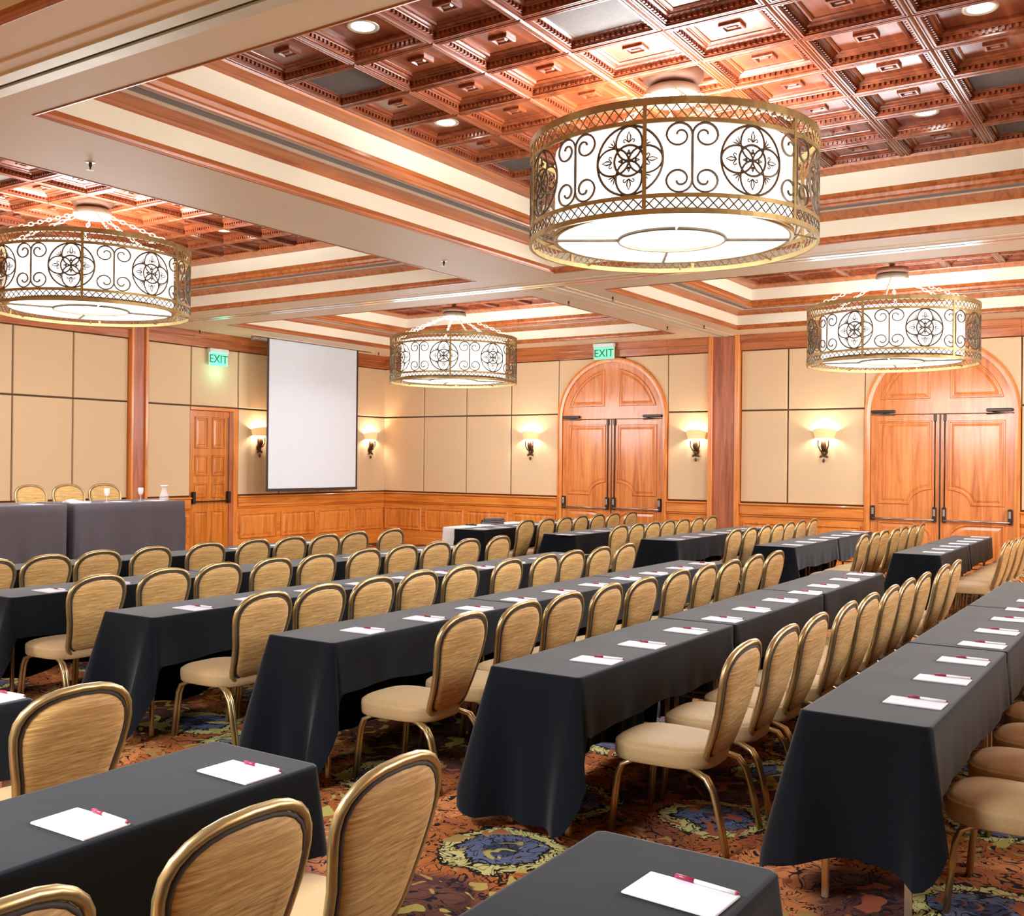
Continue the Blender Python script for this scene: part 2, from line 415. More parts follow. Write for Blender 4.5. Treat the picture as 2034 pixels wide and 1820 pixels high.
# pilasters where the folding-wall tracks meet the walls
def pilaster(name, along, a0, a1, label):
    m = MB(); e = empty(name); tag(e, label, kind='structure')
    w = (a1-a0)
    def bx(n, p0, p1, d):
        mm = MB()
        if along == 'x': mm.bevbox(p0, p1, -d, .02, 0, ZS, .008)
        else: mm.bevbox(-.02, d, p0, p1, 0, ZS, .008)
        build(mm, n, M['column'] if n == 'pilaster_face' else M['wood_z'], e)
    bx('pilaster_face', a0+w*.13, a1-w*.13, .07)
    bx('pilaster_edge', a0, a0+w*.15, .11); bx('pilaster_edge', a1-w*.15, a1, .11)
    return e
pilaster('trim_1', 'x', CO[0]*S, CO[1]*S, 'dark cherry pilaster between the two arched doorways')
pilaster('trim_2', 'y', -4.676*S, -4.438*S, 'cherry pilaster beside the small side door')

# ---------------------------------------------------------------- doors
def arc_poly(cx, cz, r, t0, t1, n): return [(cx+r*math.cos(t), cz+r*math.sin(t)) for t in np.linspace(t0, t1, n)]
RAISE = [(0, -.01), (0, .008), (.009, .024), (.024, .024), (.031, .003), (.050, .002), (.085, .012), (.09, .013)]
def arched_door(name, d0, d1, label):
    e = empty(name, ((d0+d1)/2*S, 0, 0)); tag(e, label, kind='structure')
    hw = (d1-d0)/2*S; ri = .766*S; wi = hw-.085
    # casing: legs + arch as one moulding
    out = [(-hw, 0)]+[(hw*-math.cos(t), ZA+hw*math.sin(t)) for t in np.linspace(0, PI, 49)]+[(hw, 0)]
    mid = [(-hw+.03, 0)]+[((hw-.03)*-math.cos(t), ZA+(hw-.03)*math.sin(t)) for t in np.linspace(0, PI, 49)]+[(hw-.03, 0)]
    inn = [(-wi, 0)]+[(wi*-math.cos(t), ZA+wi*math.sin(t)) for t in np.linspace(0, PI, 49)]+[(wi, 0)]
    mb = MB()
    R3 = lambda pl, y: [(a, y, b) for a, b in pl]
    mb.rings([R3(out, .02), R3(out, -.07), R3(mid, -.075), R3(mid, -.055), R3(inn, -.045), R3(inn, .02)], False, False, close=False)
    build(mb, 'door_casing', M['wood_z'], e)
    # transom (half-round head above the leaves)
    head = [(-wi, ZA)]+[(wi, ZA)]+[(wi*math.cos(t), ZA+wi*math.sin(t)) for t in np.linspace(.06, PI-.06, 40)]
    mb = MB(); mb.panel(head, [(0, -.01), (0, .015)], (0, 0, 0), (1, 0, 0), (0, 0, 1), (0, -1, 0)); tr = build(mb, 'transom', M['door'], e)
    for sg in (-1, 1):
        rs = []
        for d, h in RAISE:                       # quarter-round panel, every ring inset by d
            r = .68*S-d; x0, z0 = .105*S+d, ZA+.168*S+d
            ang0 = math.asin((z0-ZA)/r); ang1 = math.acos(x0/r)
            pl = [(x0, z0)]+[(r*math.cos(t), ZA+r*math.sin(t)) for t in np.linspace(ang0, ang1, 16)]
            if sg < 0: pl = [(-a, b) for a, b in pl][::-1]
            rs.append([(a, -.0165-h, b) for a, b in pl])
        mb = MB(); mb.rings(rs, False, True); build(mb, 'transom_panel', M['door'], tr)
    for sg in (-1, 1):
        mb = MB(); xa, xb = sorted((sg*.012, sg*(wi-.003))); mb.bevbox(xa, xb, -.012, .015, .01, ZA-.012, .004); lf = build(mb, 'door_leaf', M['door'], e)
        X0, X1 = .115, wi-.12      # panel from near the meeting stile to the hinge stile
        xm = X0+(X1-X0)*.40
        zb, zt = Zr(1.30), Zr(2.255)
        up_ = [(X1, zb), (X1, zt), (X0, zt), (X0, zb+.235)]+[(X0+(xm-X0)*(1-math.cos(t)) if False else X0+(xm-X0)*math.sin(t), zb+.235*math.cos(t)) for t in np.linspace(.12, PI/2, 10)]
        lo_ = [(X0, .26), (X1, .26), (X1, Zr(1.10)), (xm, Zr(1.10))]+[(xm-(xm-X0)*math.sin(t), Zr(1.10)-.235*(1-math.cos(t))) for t in np.linspace(.15, PI/2, 9)]
        for pl in (up_, lo_):
            if sg < 0: pl = [(-a, b) for a, b in pl]
            ar = sum(pl[i-1][0]*pl[i][1]-pl[i][0]*pl[i-1][1] for i in range(len(pl)))
            if ar < 0: pl = pl[::-1]
            mb = MB(); mb.panel(pl, RAISE, (0, -.011, 0), (1, 0, 0), (0, 0, 1), (0, -1, 0)); build(mb, 'door_panel', M['door'], lf)
        # panic bar
        pz = Zr(1.13); mb = MB(); xa, xb = sg*.07, sg*(wi-.05)
        mb.tube([(xa, -.075, pz), (xb, -.075, pz)], .014, 8); pb = build(mb, 'panic_bar', M['steel'], lf, True)
        for xx in (xa, xb):
            mb = MB(); mb.bevbox(xx-.028, xx+.028, -.07, -.01, pz-.03, pz+.20, .008); build(mb, 'panic_bar_housing', M['black_metal'], pb)
            mb = MB(); mb.bevbox(xx-.018, xx+.018, -.085, -.06, pz+.06, pz+.17, .006); build(mb, 'housing_plate', M['steel'], pb)
        mb = MB(); mb.tube([(sg*.07, -.03, pz+.2), (sg*.07, -.03, ZA-.09)], .009, 6); build(mb, 'vertical_rod', M['black_metal'], lf, True)
        mb = MB(); mb.bevbox(sg*.07-.02, sg*.07+.02, -.05, -.01, ZA-.12, ZA-.015, .004); build(mb, 'rod_latch', M['black_metal'], lf)
        # closer on the head
        xa, xb = sorted((sg*(wi-.02), sg*(wi-.38))); mb = MB(); mb.bevbox(xa, xb, -.09, -.015, ZA+.012, ZA+.062, .01); cl = build(mb, 'door_closer', M['black_metal'], e)
        mb = MB(); mb.tube([(sg*(wi-.30), -.06, ZA+.01), (sg*(wi-.12), -.10, ZA-.01), (sg*(wi-.38), -.05, ZA-.02)], .008, 5); build(mb, 'closer_arm', M['black_metal'], cl)
    mb = MB(); mb.box(-.012, .012, -.004, .015, .01, ZA-.012); build(mb, 'meeting_gap', M['black_metal'], e)
    return e
arched_door('door_1', *D1, 'arched double wooden doors under the green exit sign')
arched_door('door_2', *D2, 'arched double wooden doors behind the far hanging drum light')
def side_door():
    e = empty('door_3', (0, DL[0]*S, 0)); tag(e, 'six-panel amber wooden side door with a push bar', kind='structure')
    w = (DL[1]-DL[0])*S; zt = Zr(2.36)
    mb = MB(); mb.bevbox(-.015, .03, w-.10, w, 0, ZJ-.01, .006); build(mb, 'door_casing', M['wood_z'], e)
    mb = MB(); mb.bevbox(-.015, .03, 0, w-.10, zt, ZJ-.01, .006); build(mb, 'door_casing', M['wood_y'], e)
    mb = MB(); mb.bevbox(-.015, .022, w-.19, w-.10, 0, zt, .006); build(mb, 'door_jamb', M['column'], e)
    mb = MB(); mb.bevbox(-.015, .004, .002, w-.19, .01, zt-.006, .004); lf = build(mb, 'door_leaf', M['amber'], e)
    x0, x1 = .0, w-.19; wd = x1-x0
    cols = [(x0+.10, x0+wd*.5-.045), (x0+wd*.5+.045, x1-.10)]
    rows = [(.16, .84), (1.06, 1.32), (1.44, 1.80), (1.92, 2.47)]
    for a, b in cols:
        for c, d in rows:
            mb = MB(); mb.panel(rect(a, b, c, d), RAISE[:6]+[(.07, .008), (.075, .009)], (.003, 0, 0), (0, 1, 0), (0, 0, 1), (1, 0, 0)); build(mb, 'door_panel', M['amber'], lf)
    pz = 1.0
    mb = MB(); mb.tube([(.07, x0+.06, pz), (.07, x1-.03, pz)], .013, 8); pb = build(mb, 'panic_bar', M['black_metal'], lf, True)
    for yy in (x0+.06, x1-.03):
        mb = MB(); mb.bevbox(.005, .08, yy-.028, yy+.028, pz-.04, pz+.17, .008); build(mb, 'panic_bar_housing', M['black_metal'], pb)
    mb = MB(); mb.tube([(.03, x1-.03, pz+.17), (.03, x1-.03, zt-.1)], .007, 5); build(mb, 'vertical_rod', M['black_metal'], lf)
side_door()

# ---------------------------------------------------------------- ceiling
XB = [(.84, 5.18), (5.98, 10.34), (11.14, 15.5)]; YB = [(-3.93, -.57), (-9.6, -4.86), (-14.95, -10.25)]
m = MB()
def zbox(x0, x1, y0, y1): m.box(x0*S, x1*S, y0*S, y1*S, ZS, ZS+.9)
xs = [-.2, .84, 5.18, 5.98, 10.34, 11.14, 15.5, 16.1]; ysb = [-15.8, -14.95, -10.25, -9.6, -4.86, -3.93, -.57, .2]
for i in (0, 2, 4, 6): zbox(xs[i], xs[i+1], ysb[0], ysb[-1])
for i in (1, 3, 5):
    for j in (0, 2, 4, 6): zbox(xs[i], xs[i+1], ysb[j], ysb[j+1])
ceil = build(m, 'ceiling', M['soffit']); tag(ceil, 'plaster beam ceiling with stepped wooden coffered bays', kind='structure')
DZ = S
def loop(x0, x1, y0, y1, prof, name, mat):
    """moulding round a bay; prof = [(inward, z)] in metres"""
    mb = MB(); rs = []
    for d, z in prof: rs.append([(x0+d, y0+d, z), (x1-d, y0+d, z), (x1-d, y1-d, z), (x0+d, y1-d, z)])
    mb.rings(rs, False, False)
    mb.f = [f[::-1] for f in mb.f]
    return build(mb, name, mat, ceil)
def zz(v): return Zr(v)
# coffer meshes
CW, CH = .515*S, .4545*S
z0c = Zr(3.81)
def coffer_mesh(kind):
    mb = MB(); pl = rect(-CW/2, CW/2, -CH/2, CH/2)
    prof = [(0, .012), (.006, .006), (.012, 0), (.020, 0), (.022, .006), (.028, .006), (.030, 0), (.042, 0), (.042, .012), (.050, .014), (.050, .042), (.064, .043), (.067, .048), (.080, .054), (.088, .064), (.092, .065), (.092, .070)]
    if kind == 'flat': prof += [(.100, .070), (.100, .085)]
    else: prof += [(.104, .070), (.106, .060), (.122, .056), (.134, .064), (.136, .070)]
    mb.panel(pl, [(a, h) for a, h in prof], (0, 0, 0), (1, 0, 0), (0, 1, 0), (0, 0, 1))
    mb.f = [f[::-1] for f in mb.f]
    return mb.mesh('coffer', M['coffer'])
def dentil_mesh():
    mb = MB()
    def blk(x0, x1, y0, y1): mb.box(x0, x1, y0, y1, .018, .041)
    n = 14; a = CW/2-.052
    for i in range(n):
        x = -a+.02+(2*a-.04)*(i+.5)/n; w = .0135
        blk(x-w/2-.003, x+w/2+.003, CH/2-.066, CH/2-.049); blk(x-w/2-.003, x+w/2+.003, -CH/2+.049, -CH/2+.066)
    n = 12; a = CH/2-.052
    for i in range(n):
        x = -a+.02+(2*a-.04)*(i+.5)/n; w = .0135
        blk(CW/2-.066, CW/2-.049, x-w/2-.003, x+w/2+.003); blk(-CW/2+.049, -CW/2+.066, x-w/2-.003, x+w/2+.003)
    return mb.mesh('dentil_band', M['coffer'])
def rosette_mesh():
    mb = MB(); mb.panel(rect(-.075, .075, -.058, .058), [(0, .072), (0, .052), (.008, .048), (.020, .048), (.026, .060), (.036, .064), (.046, .050)], (0, 0, 0), (1, 0, 0), (0, 1, 0), (0, 0, 1))
    mb.f = [f[::-1] for f in mb.f]; return mb.mesh('rosette', M['coffer'])
def grille_mesh():
    mb = MB(); mb.panel(rect(-CW/2+.088, CW/2-.088, -CH/2+.088, CH/2-.088), [(0, .08), (0, .056), (.010, .052), (.018, .054)], (0, 0, 0), (1, 0, 0), (0, 1, 0), (0, 0, 1))
    mb.f = [f[::-1] for f in mb.f]; return mb.mesh('speaker_grille', M['grille'])
cm_p, cm_f, dm, rm, gm = coffer_mesh('panel'), coffer_mesh('flat'), dentil_mesh(), rosette_mesh(), grille_mesh()
LAMPS = {(-2, -3), (-3, 0), (3, 0), (2, 3), (-2, 3), (2, -3)}
GRILLES = {(-3, -2), (-3, 2), (3, 2), (3, -2), (0, -2), (3, 4), (-3, -4)}
# downlight prototype meshes
mb = MB(); mb.lathe([(.075, .004), (.098, -.004), (.110, .0), (.112, .012)], 28); dl_ring = mb.mesh('trim_ring', M['ivory'], True)
mb = MB(); mb.lathe([(.0, .002), (.04, .002), (.078, .002)], 28); mb.f = [f[::-1] for f in mb.f]; dl_glow = mb.mesh('lens', M['downlight'])
DLN = []
def downlight(x, y, z, label):
    e = empty('downlight', (x, y, z)); tag(e, label, 'ceiling light', 'recessed downlights in the coffers')
    obj('trim_ring', dl_ring, e); obj('lens', dl_glow, e)
    l = lamp('downlight_beam', 'SPOT', (0, 0, -.02), DOWN_W, WARM, .06, None, 2.3, e)
    DLN.append(e)
bayname = {(1, 1): 'bay of the nearest drum chandelier', (0, 1): 'bay above the head table side chandelier'}
for xi, (xa, xb) in enumerate(XB):
    for yi, (ya, yb) in enumerate(YB):
        x0, x1, y0, y1 = xa*S, xb*S, ya*S, yb*S
        L = lambda prof, n, mt: loop(x0, x1, y0, y1, prof, n, mt)
        W_ = M['ceil_y']
        L([(-.006, ZS-.002), (.004, ZS-.006), (.016, ZS-.004), (.020, ZS+.004), (.010, ZS+.012), (.018, ZS+.03), (.010, ZS+.05), (.003, ZS+.075)], 'edge_molding', W_)
        L([(.004, ZS+.07), (.004, zz(3.53))], 'fascia', M['cream'])
        L([(.003, zz(3.528)-.01), (.02, zz(3.528)), (.03, zz(3.54)), (.07, zz(3.553)), (.105, zz(3.56)), (.135, zz(3.567)), (.138, zz(3.575))], 'crown_molding', W_)
        zs = zz(3.567)+.004
        L([(.13, zs), (.28*S, zs)], 'shelf', M['cream'])
        L([(.145*S+.01, zs-.003), (.222*S, zs-.003)], 'slot_diffuser', M['grey_slot'])
        d2 = .28*S
        L([(d2-.035, zs-.002), (d2-.03, zs-.014), (d2+.005, zs-.014), (d2+.012, zs), (d2+.004, zs+.02), (d2+.014, zs+.05), (d2+.004, zs+.075), (d2, zs+.105)], 'edge_molding', W_)
        L([(d2, zs+.10), (d2, zz(3.797))], 'fascia', M['cream'])
        L([(d2, zz(3.79)-.02), (d2+.03, zz(3.79)-.01), (d2+.04, z0c-.035), (d2+.085, z0c-.022), (d2+.115, z0c-.012), (d2+.125, z0c+.012)], 'crown_molding', W_)
        if yi == 2 or xi == 2:
            mb = MB(); mb.box(x0+d2, x1-d2, y0+d2, y1-d2, z0c, z0c+.1); build(mb, 'coffer_field', M['coffer'], ceil); continue
        mb = MB(); mb.box(x0+d2, x1-d2, y0+d2, y1-d2, z0c+.13, z0c+.2); build(mb, 'ceiling_deck', M['coffer'], ceil)
        nx, ny = 7, (9 if yi == 1 else 6)
        cxm, cym = (x0+x1)/2, (y0+y1)/2
        chh = CH if yi == 1 else (y1-y0-2*d2-.2)/6
        for i in range(nx):
            for j in range(ny):
                ii, jj = i-3, (j-4 if yi == 1 else j-2.5)
                lampc = yi == 1 and (ii, jj) in LAMPS or (xi, yi) == (0, 1) and (ii, jj) == (0, 3)
                gr = yi == 1 and (ii, jj) in GRILLES
                centre = (yi == 1 and ii == 0 and jj == 0)
                px, py = cxm+ii*CW, cym+jj*chh
                co = obj('coffer', cm_f if (lampc or gr or centre) else cm_p, ceil, (px, py, z0c))
                if yi != 1: co.scale = (1, chh/CH, 1)
                if yi == 1: obj('dentil_band', dm, co)
                if gr: obj('speaker_grille', gm, co)
                elif not lampc and not centre and yi == 1: obj('rosette', rm, co)
                if lampc: downlight(px, py, z0c+.082, 'recessed round downlight, %s toward doors wall, %s from screen wall, %s' % (ORD[j], ORD[i], 'nearest bay' if xi else 'head table bay'))
        # edge filler round the coffer field
        mb = MB(); hx, hy = CW*nx/2, chh*ny/2
        for a in ((x0+d2, cxm-hx+.004, y0+d2, y1-d2), (cxm+hx-.004, x1-d2, y0+d2, y1-d2), (x0+d2, x1-d2, y0+d2, cym-hy+.004), (x0+d2, x1-d2, cym+hy-.004, y1-d2)):
            if a[1]-a[0] > .002 and a[3]-a[2] > .002: mb.box(*a, z0c+.006, z0c+.12)
        build(mb, 'coffer_border', M['coffer'], ceil)
# folding-wall tracks in the beams
def track(name, along, c, a0, a1, label, lip='ivory'):
    e = empty(name); tag(e, label, kind='structure')
    for n, o0, o1, dz, mt in (('track_lip', -.10, -.018, .016, M[lip]), ('track_lip', .018, .10, .016, M[lip]), ('track_slot', -.018, .018, .003, M['black_metal']),
                              ('track_band', -.20, -.10, .008, M['soffit']), ('track_band', .10, .20, .008, M['soffit'])):
        mb = MB()
        if along == 'x': mb.box(a0, a1, c+o0, c+o1, ZS-dz, ZS+.01)
        else: mb.box(c+o0, c+o1, a0, a1, ZS-dz, ZS+.01)
        build(mb, n, mt, e)
track('trim_3', 'x', -9.9*S, 0, RX, 'near folding wall track across the ceiling beam')
track('trim_4', 'x', -4.42*S, 0, RX, 'far folding wall track across the ceiling beam', 'track')
track('trim_5', 'y', 5.60*S, -4.3*S, -.1, 'folding wall track running toward the dark pilaster')
# sprinklers
mb = MB(); mb.lathe([(.0, -.004), (.035, -.004), (.04, 0)], 14); sp1 = mb.mesh('escutcheon', M['ivory'], True)
mb = MB(); mb.lathe([(.012, 0), (.012, -.03), (.006, -.04), (.006, -.055), (.028, -.06), (.0, -.062)], 10); sp2 = mb.mesh('deflector', M['black_metal'])
SPK = [((5.52, -8.98), 'on the beam nearest the viewer'), ((5.51, -5.78), 'on the beam beside the big chandelier'), ((5.34, -3.49), 'just past the beam crossing, screen side'), ((5.85, -3.52), 'just past the beam crossing, doors side'),
       ((5.8, -1.15), 'near the dark pilaster, second arch side'), ((5.39, -1.27), 'near the dark pilaster, exit sign side'), ((.16, -3.75), 'in front of the side exit sign'), ((.40, -.62), 'at the corner end of the projection screen')]
for (x, y), lb in SPK:
    e = empty('sprinkler', (x*S, y*S, ZS)); tag(e, 'small ceiling sprinkler head '+lb, 'sprinkler', 'ceiling sprinkler heads')
    obj('escutcheon', sp1, e); obj('deflector', sp2, e)

# ---------------------------------------------------------------- chandeliers
R, H = 1.05, .753
ch = {}
def ringband(r, z0, z1, t=.012, n=72):
    mb = MB(); mb.lathe([(r-t, z0), (r, z0), (r, z1), (r-t, z1), (r-t, z0)], n); return mb
def band(*a):
    mb = MB()
    for q in a:
        k = ringband(*q); mb.add(k.v, k.f)
    return mb
zl0, zl1, zu0, zu1 = .035, .105, H-.135, H-.050        # lower and upper lattice bands
ch['bottom_ring'] = band((R+.006, 0, zl0, .022)).mesh('bottom_ring', M['bronze'])
ch['lower_ring'] = band((R+.004, zl1, zl1+.028)).mesh('lower_ring', M['bronze'])
ch['upper_ring'] = band((R+.004, zu0-.028, zu0)).mesh('upper_ring', M['bronze'])
ch['top_ring'] = band((R+.008, zu1, H, .026)).mesh('top_ring', M['bronze'])
def lattice(z0, z1, n):
    mb = MB()
    for k in range(n):
        for sg in (1, -1):
            pts = []
            for q in range(3):
                a = 2*PI*(k+sg*(q/2-.5))/n; pts.append((R*math.cos(a), R*math.sin(a), z0+(z1-z0)*q/2))
            mb.tube(pts, .0045, 4, caps=False)
    return mb
ch['lower_lattice'] = lattice(zl0, zl1, 96).mesh('lower_lattice', M['iron'])
ch['upper_lattice'] = lattice(zu0, zu1, 96).mesh('upper_lattice', M['bronze'])
def scroll_unit():
    mb = MB(); vc = (zl1+.028+zu0-.028)/2; hv = (zu0-zl1-.056)/2; us = 2*PI*R/16
    def cyl(u, v, r=R-.004): return (r*math.cos(u/R), r*math.sin(u/R), vc+v)
    def cur(pts, rad=.0062, closed=False, n=4): mb.tube([cyl(u, v) for u, v in pts], rad, n, closed)
    def circ(c, a, b, n=28): return [(c[0]+a*math.cos(2*PI*k/n), c[1]+b*math.sin(2*PI*k/n)) for k in range(n)]
    cur(circ((0, 0), hv*.985, hv*.985, 40), .0082, True); cur(circ((0, 0), hv*.44, hv*.44, 26), .008, True)
    for k in range(4):
        a = k*PI/2; c = (hv*.49*math.cos(a), hv*.49*math.sin(a)); long_, sh = hv*.485, hv*.39
        cur(circ(c, long_ if k % 2 == 0 else sh, sh if k % 2 == 0 else long_, 24), .0072, True)
    def fleur(c, a, s):
        ca, sa = math.cos(a), math.sin(a)
        P = lambda x, y: (c[0]+ca*x*s-sa*y*s, c[1]+sa*x*s+ca*y*s)
        cur([P(x, y) for x, y in ((-.1, 0), (.25, .17), (.5, .2), (1, 0), (.5, -.2), (.25, -.17))], .0048, True)
        for sg in (1, -1):
            cur([P(x, sg*y) for x, y in ((-.15, 0), (.02, .2), (.2, .42), (.12, .6), (-.08, .58), (-.12, .42))], .0042)
    def sprig(c, a, s):
        ca, sa = math.cos(a), math.sin(a)
        P = lambda x, y: (c[0]+ca*x*s-sa*y*s, c[1]+sa*x*s+ca*y*s)
        for y in (-.6, 0, .6): cur([P(0, 0), P(.6, y*.7), P(1, y)], [.0025, .005, .0015])
    for k in range(4):
        a = k*PI/2
        fleur((hv*.56*math.cos(a), hv*.56*math.sin(a)), a, hv*.27); fleur((hv*.20*math.cos(a), hv*.20*math.sin(a)), a, hv*.12)
        b = a+PI/4; sprig((hv*.60*math.cos(b), hv*.60*math.sin(b)), b, hv*.2)
    for su in (1, -1):
        for sv in (1, -1):
            c = (us-.083, hv*.63); pts = []
            for k in range(30):
                t = k/29; ph = t*PI*2.9; r = .083 if ph < PI else .083-.066*(ph-PI)/(1.9*PI)
                pts.append((c[0]+r*math.cos(ph), c[1]+r*.95*math.sin(ph)))
            pts = [(us-.002, 0)]+pts
            cur([(su*u, sv*v) for u, v in pts], .0082)
    return mb.mesh('scroll_panel', M['iron'])
ch['scroll'] = scroll_unit()
RI = .865
mb = MB(); mb.lathe([(RI, .055), (RI, .68), (RI-.01, .68), (RI-.01, .06)], 64); ch['shade'] = mb.mesh('drum_shade', M['shade'], True)
mb = MB(); mb.lathe([(.0, .062), (.3, .062), (RI-.012, .062)], 64); mb.f = [f[::-1] for f in mb.f]; ch['disc'] = mb.mesh('bottom_diffuser', M['disc'], True)
mb = MB(); mb.lathe([(RI-.02, .050), (RI+.014, .046), (RI+.016, .08), (RI-.02, .062)], 64); ch['dring'] = mb.mesh('diffuser_ring', M['bronze'], True)
mb = MB(); mb.tube([(.39*math.cos(2*PI*k/48), .39*math.sin(2*PI*k/48), .052) for k in range(48)], .014, 6, True); ch['cring'] = mb.mesh('diffuser_inner_ring', M['iron'], True)
mb = MB(); mb.tube([(.39, 0, .052), (RI-.01, 0, .052)], .012, 6); ch['spoke'] = mb.mesh('diffuser_spoke', M['iron'])
mb = MB(); mb.tube([(RI, 0, .065), (R-.004, 0, .02)], .007, 5); ch['stay'] = mb.mesh('ring_stay', M['bronze'])
mb = MB(); mb.box(R-.010, R+.006, -.013, .013, .0, zu1+.01); ch['bar'] = mb.mesh('cage_bar', M['bronze'])
def chain_mesh(p0, p1):
    mb = MB(); p0, p1 = Vector(p0), Vector(p1); d = (p1-p0); L = d.length; d.normalize(); n = int(L/.058)
    a = d.cross(Vector((0, 0, 1))).normalized(); b = d.cross(a)
    for k in range(n):
        c = p0+d*(L*(k+.5)/n); u = a if k % 2 else b
        mb.tube([c+d*.038*math.cos(2*PI*q/10)+u*.018*math.sin(2*PI*q/10) for q in range(10)], .0052, 4, True)
    return mb.mesh('chain', M['ivory'])
HC = H+.36     # canopy base above the bottom ring
ch['chain'] = chain_mesh((.20, 0, HC-.02), (R-.03, 0, H))
mb = MB(); mb.lathe([(.0, HC-.02), (.12, HC-.035), (.19, HC-.03), (.205, HC), (.20, HC+.05), (.17, HC+.065), (.0, HC+.07)], 32); ch['hub'] = mb.mesh('hub', M['hub'], True)
def chandelier(x, y, zb, ztop, label, a0, upk=1):
    e = empty('drum_chandelier', (x, y, zb), a0); tag(e, label, 'chandelier', 'wrought drum chandeliers')
    P = lambda n, k, mt=None, rz=0, smooth=False: obj(n, ch[k], e, None, (0, 0, rz))
    P('bottom_ring', 'bottom_ring'); P('ring', 'lower_ring'); P('ring', 'upper_ring'); P('top_ring', 'top_ring')
    P('lattice_band', 'lower_lattice'); P('lattice_band', 'upper_lattice')
    for k in range(8): P('scroll_panel', 'scroll', rz=2*PI*k/8)
    for k in range(6): P('cage_bar', 'bar', rz=2*PI*k/6+.10)
    sh = P('drum_shade', 'shade'); di = P('bottom_diffuser', 'disc'); P('diffuser_ring', 'dring'); P('diffuser_inner_ring', 'cring')
    for k in range(4): P('diffuser_spoke', 'spoke', rz=PI/2*k+.35)
    for k in range(8): P('ring_stay', 'stay', rz=2*PI*k/8+.2)
    for k in range(6): P('chain', 'chain', rz=2*PI*k/6+.35)
    P('hub', 'hub')
    mbb = MB(); hz = ztop-zb
    mbb.lathe([(.12, HC+.06), (.17, HC+.08), (.225, min(HC+.13, hz-.02)), (.225, hz)] if hz-HC < .35 else [(.14, HC+.06), (.20, HC+.08), (.20, HC+.14), (.035, HC+.15), (.03, hz)], 32)
    build(mbb, 'canopy', M['canopy'], e, True)
    lamp('bulbs', 'POINT', (0, 0, .60), UP_W*upk, WARM, .22, parent=e)
    lamp('drum_fill_light', 'POINT', (0, 0, .06), DRUM_FILL_W, WARM, 1.1, parent=e)  # extra soft lamp enclosing the drum, added to light the room
    return e
zc = z0c+.10
a1 = math.atan2(CY+7.23*S, CX-8.16*S)
chandelier(8.16*S, -7.23*S, Zr(2.925), zc, 'large iron drum chandelier nearest the viewer', a1+math.radians(-15.5))
chandelier(3.0*S, -7.23*S, Zr(2.915), zc, 'iron drum chandelier hanging nearest the head table', a1+.35)
chandelier(3.0*S, -2.25*S, Zr(2.69), zc, 'iron drum chandelier hanging by the projection screen', a1+.06, .25)
chandelier(8.16*S, -2.25*S, Zr(2.69), zc, 'iron drum chandelier hanging before the second arched doorway', a1-.62, .25)

# ---------------------------------------------------------------- sconces
def half_shade():
    mb = MB(); n = 20; rs = []
    for r, z, k in ((.150, 0, 1), (.155, .004, 1), (.185, .11, 1), (.19, .115, 1)):
        rs.append([(r*1.0*math.cos(PI*i/(n-1)), -r*.80*math.sin(PI*i/(n-1)), z+.045*math.sin(PI*i/(n-1))*(1 if z > .05 else 0)) for i in range(n)])
    mb.rings(rs, False, False, close=False); return mb.mesh('sconce_shade', M['sconce_shade'], True)
def sconce_metal():
    mb = MB()
    mb.tube([(0, -.015, -.17), (0, -.03, -.25), (0, -.02, -.30)], [.022, .028, .006], 8)
    for sg in (1, -1):
        mb.tube([(0, -.03, -.22), (sg*.05, -.05, -.20), (sg*.085, -.07, -.12), (sg*.085, -.07, -.04), (sg*.06, -.07, -.03)], .012, 6)
        mb.tube([(0, -.03, -.26), (sg*.05, -.03, -.30), (sg*.07, -.03, -.315)], [.014, .018, .004], 6)
    mb.tube([(0, -.03, -.22), (0, -.05, -.13), (0, -.06, -.02)], [.02, .05, .03], 8)
    mb.tube([(0, -.03, -.33), (0, -.03, -.36), (0, -.03, -.40)], [.004, .026, .004], 8)
    return mb.mesh('bracket', M['sconce_iron'], True)
def backplate():
    mb = MB(); mb.tube([(0, 0, -.22), (0, -.015, -.22)], [.06, .05], 14); return mb.mesh('backplate', M['sconce_iron'])
hs, sm, bp = half_shade(), sconce_metal(), backplate()
def sconce(x, y, z, rz, label):
    e = empty('wall_sconce', (x, y, z), rz); tag(e, label, 'wall lamp', 'half-round wall sconces')
    obj('sconce_shade', hs, e); obj('bracket', sm, e); obj('backplate', bp, e)
    lamp('sconce_bulb', 'POINT', (0, -.09, .06), SCONCE_W, (1, .88, .72), .03, parent=e)
zsn = Zr(2.06)
sconce(2.725*S, -.024, zsn, 0, 'glowing half-round sconce just before the exit-sign doorway')
sconce(5.235*S, -.024, zsn, 0, 'glowing half-round sconce between exit-sign doorway and dark pilaster')
sconce(6.875*S, -.024, zsn, 0, 'glowing half-round sconce beside the second arched doorway')
sconce(.024, -2.62*S, zsn, PI/2, 'glowing half-round sconce between side door and projection screen')
sconce(.024, -.36*S, zsn, PI/2, 'glowing half-round sconce between projection screen and room corner')

